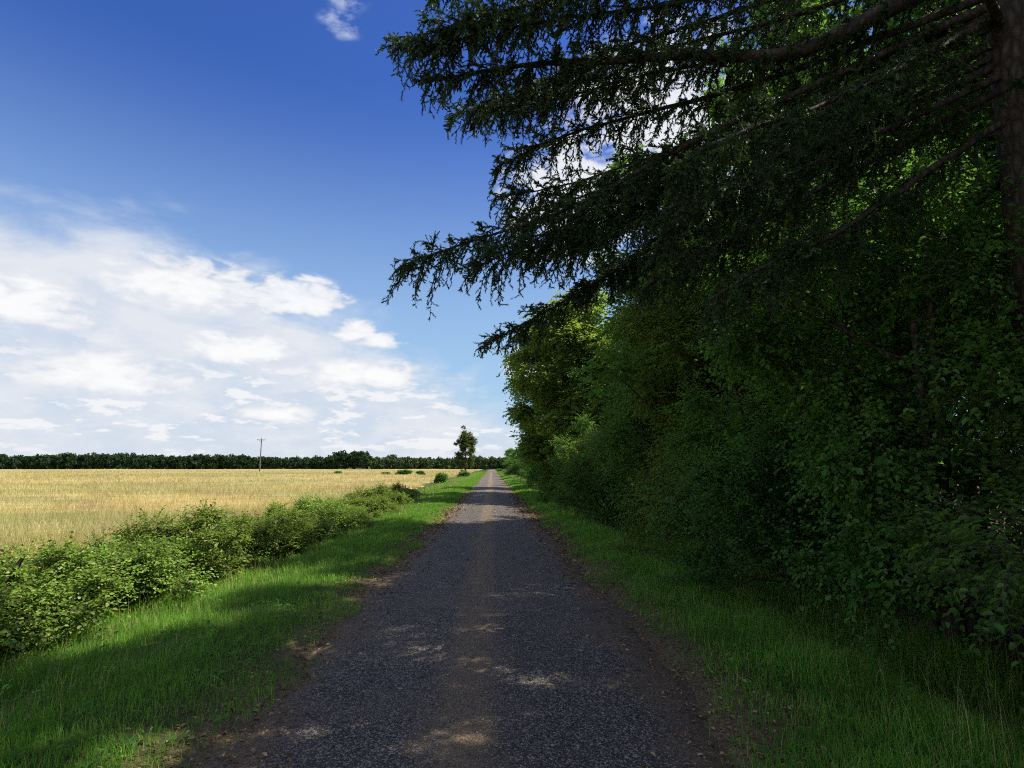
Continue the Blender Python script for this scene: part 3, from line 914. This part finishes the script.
def spruce_branch(path, rng, r0=0.045, sec=0.75, fine=True, start=0.06, curtain=0.5):
    curtain = curtain * 0.72
    sec = sec * 0.82 if fine else sec
    path = np.asarray(path, float) - ORG
    P, L = resample(path, 24)
    wob = np.cumsum(rng.normal(0, 0.006, (24, 3)), axis=0)
    P = P + wob - wob[-1] * np.linspace(0, 1, 24)[:, None]
    wb = MB()
    tube(wb, P, np.linspace(r0, 0.006, 24), 7)
    step = 0.024 if fine else 0.13
    n = int(L * (1 - start) / step)
    u = start + (0.995 - start) * np.linspace(0, 1, n) ** 0.72 + rng.normal(0, 0.004, n)
    idx = np.clip(u, 0, 1) * 23
    B = np.stack([np.interp(idx, np.arange(24), P[:, j]) for j in range(3)], 1)
    T = unit(np.stack([np.interp(idx, np.arange(24), np.gradient(P[:, j])) for j in range(3)], 1))
    sd = unit(np.cross(T, np.array([[0, 0, 1.0]])))
    sg = np.where(np.arange(n) % 2 == 0, 1.0, -1.0)[:, None]
    hang = (rng.uniform(0, 1, n) < curtain)[:, None]
    D = unit(T * rng.uniform(-0.1, 1.0, (n, 1)) + sd * sg * rng.uniform(0.15, 1.0, (n, 1)) + np.array([0, 0, -1.0]) * np.where(hang, rng.uniform(0.3, 1.1, (n, 1)), rng.uniform(-0.70, 0.55, (n, 1)))
             + rng.normal(0, 0.22, (n, 3)))
    taper = np.clip((1 - u) * L / 0.60, 0, 1) ** 0.5 * (0.72 + 0.28 * np.sin(u * L * 5.2 + rng.uniform(0, 6)))
    ls = (0.12 + sec * taper * rng.uniform(0.3, 1.0, n) * np.where(hang[:, 0], 1.0, 0.62)) * np.clip(0.55 + u, 0.5, 1)
    k = 6
    q = np.linspace(0, 1, k)
    dr = rng.uniform(0.1, 0.45, n) + 0.25 * hang[:, 0]
    SP = B[:, None] + D[:, None] * (ls[:, None] * q)[:, :, None]
    SP[:, :, 2] -= (dr * ls)[:, None] * q ** 2
    SP += rng.normal(0, 0.012, SP.shape) * q[None, :, None]
    for j in range(k - 1):
        sticks(wb, SP[:, j], SP[:, j + 1], 0.0055 - 0.0008 * j, 0.0047 - 0.0008 * j)
    # side twigs along every secondary
    tl = 0.034 if fine else 0.09
    m = int(max(4, round((sec + 0.1) / tl)))
    tq = np.linspace(0.10, 1.0, m)
    ii = tq * (k - 1)
    i0 = np.minimum(ii.astype(int), k - 2)
    fr = (ii - i0)[None, :, None]
    C = SP[:, i0] * (1 - fr) + SP[:, i0 + 1] * fr
    TG = unit(SP[:, i0 + 1] - SP[:, i0])
    s2 = unit(np.cross(TG, np.array([0, 0, 1.0])) + 1e-6)
    keep = rng.uniform(0, 1, (n, m)) < np.clip(1.3 * ls / (sec + 0.1), 0.5, 1)[:, None] * np.clip(0.15 + 1.25 * u, 0.5, 1.0)[:, None]
    sg2 = np.where(np.arange(m) % 2 == 0, 1.0, -1.0)[None, :, None]
    td = unit(TG * 0.65 + s2 * sg2 * rng.uniform(0.2, 0.9, (n, m, 1)) + np.array([0, 0, -1.0]) * rng.uniform(-0.35, 0.65, (n, m, 1)) + rng.normal(0, 0.30, (n, m, 3)))
    tlen = rng.uniform(0.035, 0.095, (n, m)) * (1.0 if fine else 2.0)
    a0 = C[keep]
    a1 = a0 + td[keep] * tlen[keep][:, None]
    sticks(wb, a0, a1, 0.0022, 0.0012)
    # needles on the side twigs and on the outer part of the secondaries
    segs0 = [a0] + [SP[:, j] for j in range(2, k - 1)]
    segs1 = [a1] + [SP[:, j + 1] for j in range(2, k - 1)]
    s0, s1 = np.concatenate(segs0), np.concatenate(segs1)
    nn = 12 if fine else 9
    ns = len(s0)
    tn = (np.arange(nn) + rng.uniform(0, 1, (ns, nn))) / nn
    b = s0[:, None] + (s1 - s0)[:, None] * tn[:, :, None]
    tg = unit(s1 - s0)
    u1 = perp(tg)
    v1 = np.cross(tg, u1)
    an = rng.uniform(0, 2 * PI, (ns, nn, 1))
    rad = np.cos(an) * u1[:, None] + np.sin(an) * v1[:, None]
    nd = unit(rad * 0.8 + tg[:, None] * 0.75)
    nl = rng.uniform(0.018, 0.030, (ns, nn, 1)) * (1.0 if fine else 2.6)
    wv = unit(np.cross(nd, rad + 0.01)) * (0.0064 if fine else 0.012)
    V = np.stack([b - wv, b + wv, b + nd * nl + wv * 0.3, b + nd * nl - wv * 0.3], 2).reshape(-1, 3)
    nb = MB()
    cnt = ns * nn
    nb.add(V, np.arange(cnt * 4).reshape(-1, 4))
    w_ = wb.build('branch', M['bark'], spruce)
    nb.build('needles', M['needle'], w_)


def tk(z):
    return np.array([TX, TY, z + 0.12 * math.sin(z * 23.0)])


# boughs the photograph shows, each from the trunk out to its tip
boughs = [
    ([tk(6.0), at(690, 140, 5.3), at(600, 196, 5.7), at(520, 228, 5.95), at(450, 246, 6.0), at(400, 266, 6.0)], 0.05, 0.62, 0.5),
    ([tk(5.3), at(700, 205, 6.0), at(600, 282, 6.8), at(545, 312, 7.0), at(484, 345, 7.0)], 0.045, 0.42, 0.5),
    ([tk(6.4), at(787, 62, 4.9), at(687, 50, 5.1), at(612, 62, 5.3), at(500, 66, 5.4), at(420, 84, 5.5)], 0.10, 0.60, 0.5),
    ([tk(7.6), at(700, -40, 4.8), at(560, 0, 4.9), at(470, 18, 5.0), at(395, 46, 5.1)], 0.05, 0.60, 0.5),
    ([tk(8.2), at(640, -70, 5.2), at(520, -40, 5.4), at(430, -5, 5.5)], 0.05, 0.62, 0.5),
    ([tk(6.2), at(720, 95, 5.4), at(620, 118, 5.7), at(550, 140, 6.0), at(496, 168, 6.1)], 0.045, 0.55, 0.5),
    ([tk(5.8), at(720, 150, 5.8), at(620, 185, 6.2), at(560, 205, 6.5), at(508, 222, 6.7)], 0.045, 0.50, 0.5),
    ([tk(7.0), at(720, 20, 5.8), at(600, 55, 6.2), at(540, 85, 6.4), at(482, 118, 6.5)], 0.045, 0.55, 0.5),
    ([tk(5.6), at(740, 175, 5.2), at(660, 215, 5.5), at(590, 238, 5.7), at(530, 262, 5.8)], 0.045, 0.50, 0.5),
    ([tk(5.0), at(770, 215, 5.2), at(700, 250, 5.3), at(640, 290, 5.4)], 0.04, 0.50, 0.75),
    ([tk(5.2), at(800, 170, 4.6), at(730, 190, 4.5), at(660, 235, 4.4)], 0.04, 0.55, 0.75),
    ([tk(4.7), at(830, 240, 4.6), at(770, 262, 4.5), at(710, 300, 4.4)], 0.04, 0.55, 0.75),
    ([tk(5.9), at(820, 110, 4.0), at(740, 130, 3.9), at(670, 170, 3.9)], 0.04, 0.55, 0.7),
]
for path, r0, sec, cur in boughs:
    spruce_branch(path, rng, r0, sec, curtain=cur)
# smaller boughs between neighbouring ones, falling short of their tips
for i, j, f, sh in ((0, 8, 0.3, 0.92), (0, 6, 0.5, 0.86), (2, 3, 0.5, 0.98), (2, 5, 0.35, 0.95), (7, 2, 0.5, 0.96), (3, 4, 0.5, 0.98), (0, 1, 0.35, 0.80),
                    (1, 8, 0.35, 0.85)):
    A, _ = resample(boughs[i][0], 9)
    B, _ = resample(boughs[j][0], 9)
    Q = A * (1 - f) + B * f
    Q = Q[0] + (Q - Q[0]) * sh + np.cumsum(rng.normal(0, 0.05, (9, 3)), axis=0) * np.linspace(0, 1, 9)[:, None]
    spruce_branch(Q, rng, 0.032, 0.48, curtain=0.55)
# the rest of the tree: boughs all round the trunk, not reaching the side the photograph shows open
for z in np.arange(3.2, TH - 0.8, 0.58):
    nb_ = 3 if z < 8 else 4
    a0 = rng.uniform(0, 2 * PI)
    for i in range(nb_):
        a = a0 + i * 2 * PI / nb_ + rng.uniform(-0.3, 0.3)
        L = (4.7 * (1 - z / (TH + 1.0)) ** 0.75 + 0.4) * rng.uniform(0.8, 1.05)
        left = -math.cos(a) > 0.1
        if z < 7.6 and left and math.sin(a) > -0.55:
            continue                                     # these are the boughs laid out above
        if z < 4.6 and math.sin(a) < 0 and left:
            continue
        d = np.array([math.cos(a), math.sin(a), 0])
        path = [tk(z), tk(z) + d * L * 0.35 + [0, 0, 0.10 * L * 0.35], tk(z) + d * L * 0.7 + [0, 0, -0.06 * L], tk(z) + d * L + [0, 0, -0.20 * L]]
        vis = z < 7.2 and a % (2 * PI) > 0.8
        spruce_branch(path, rng, 0.02 + 0.007 * L, 0.6, fine=False)
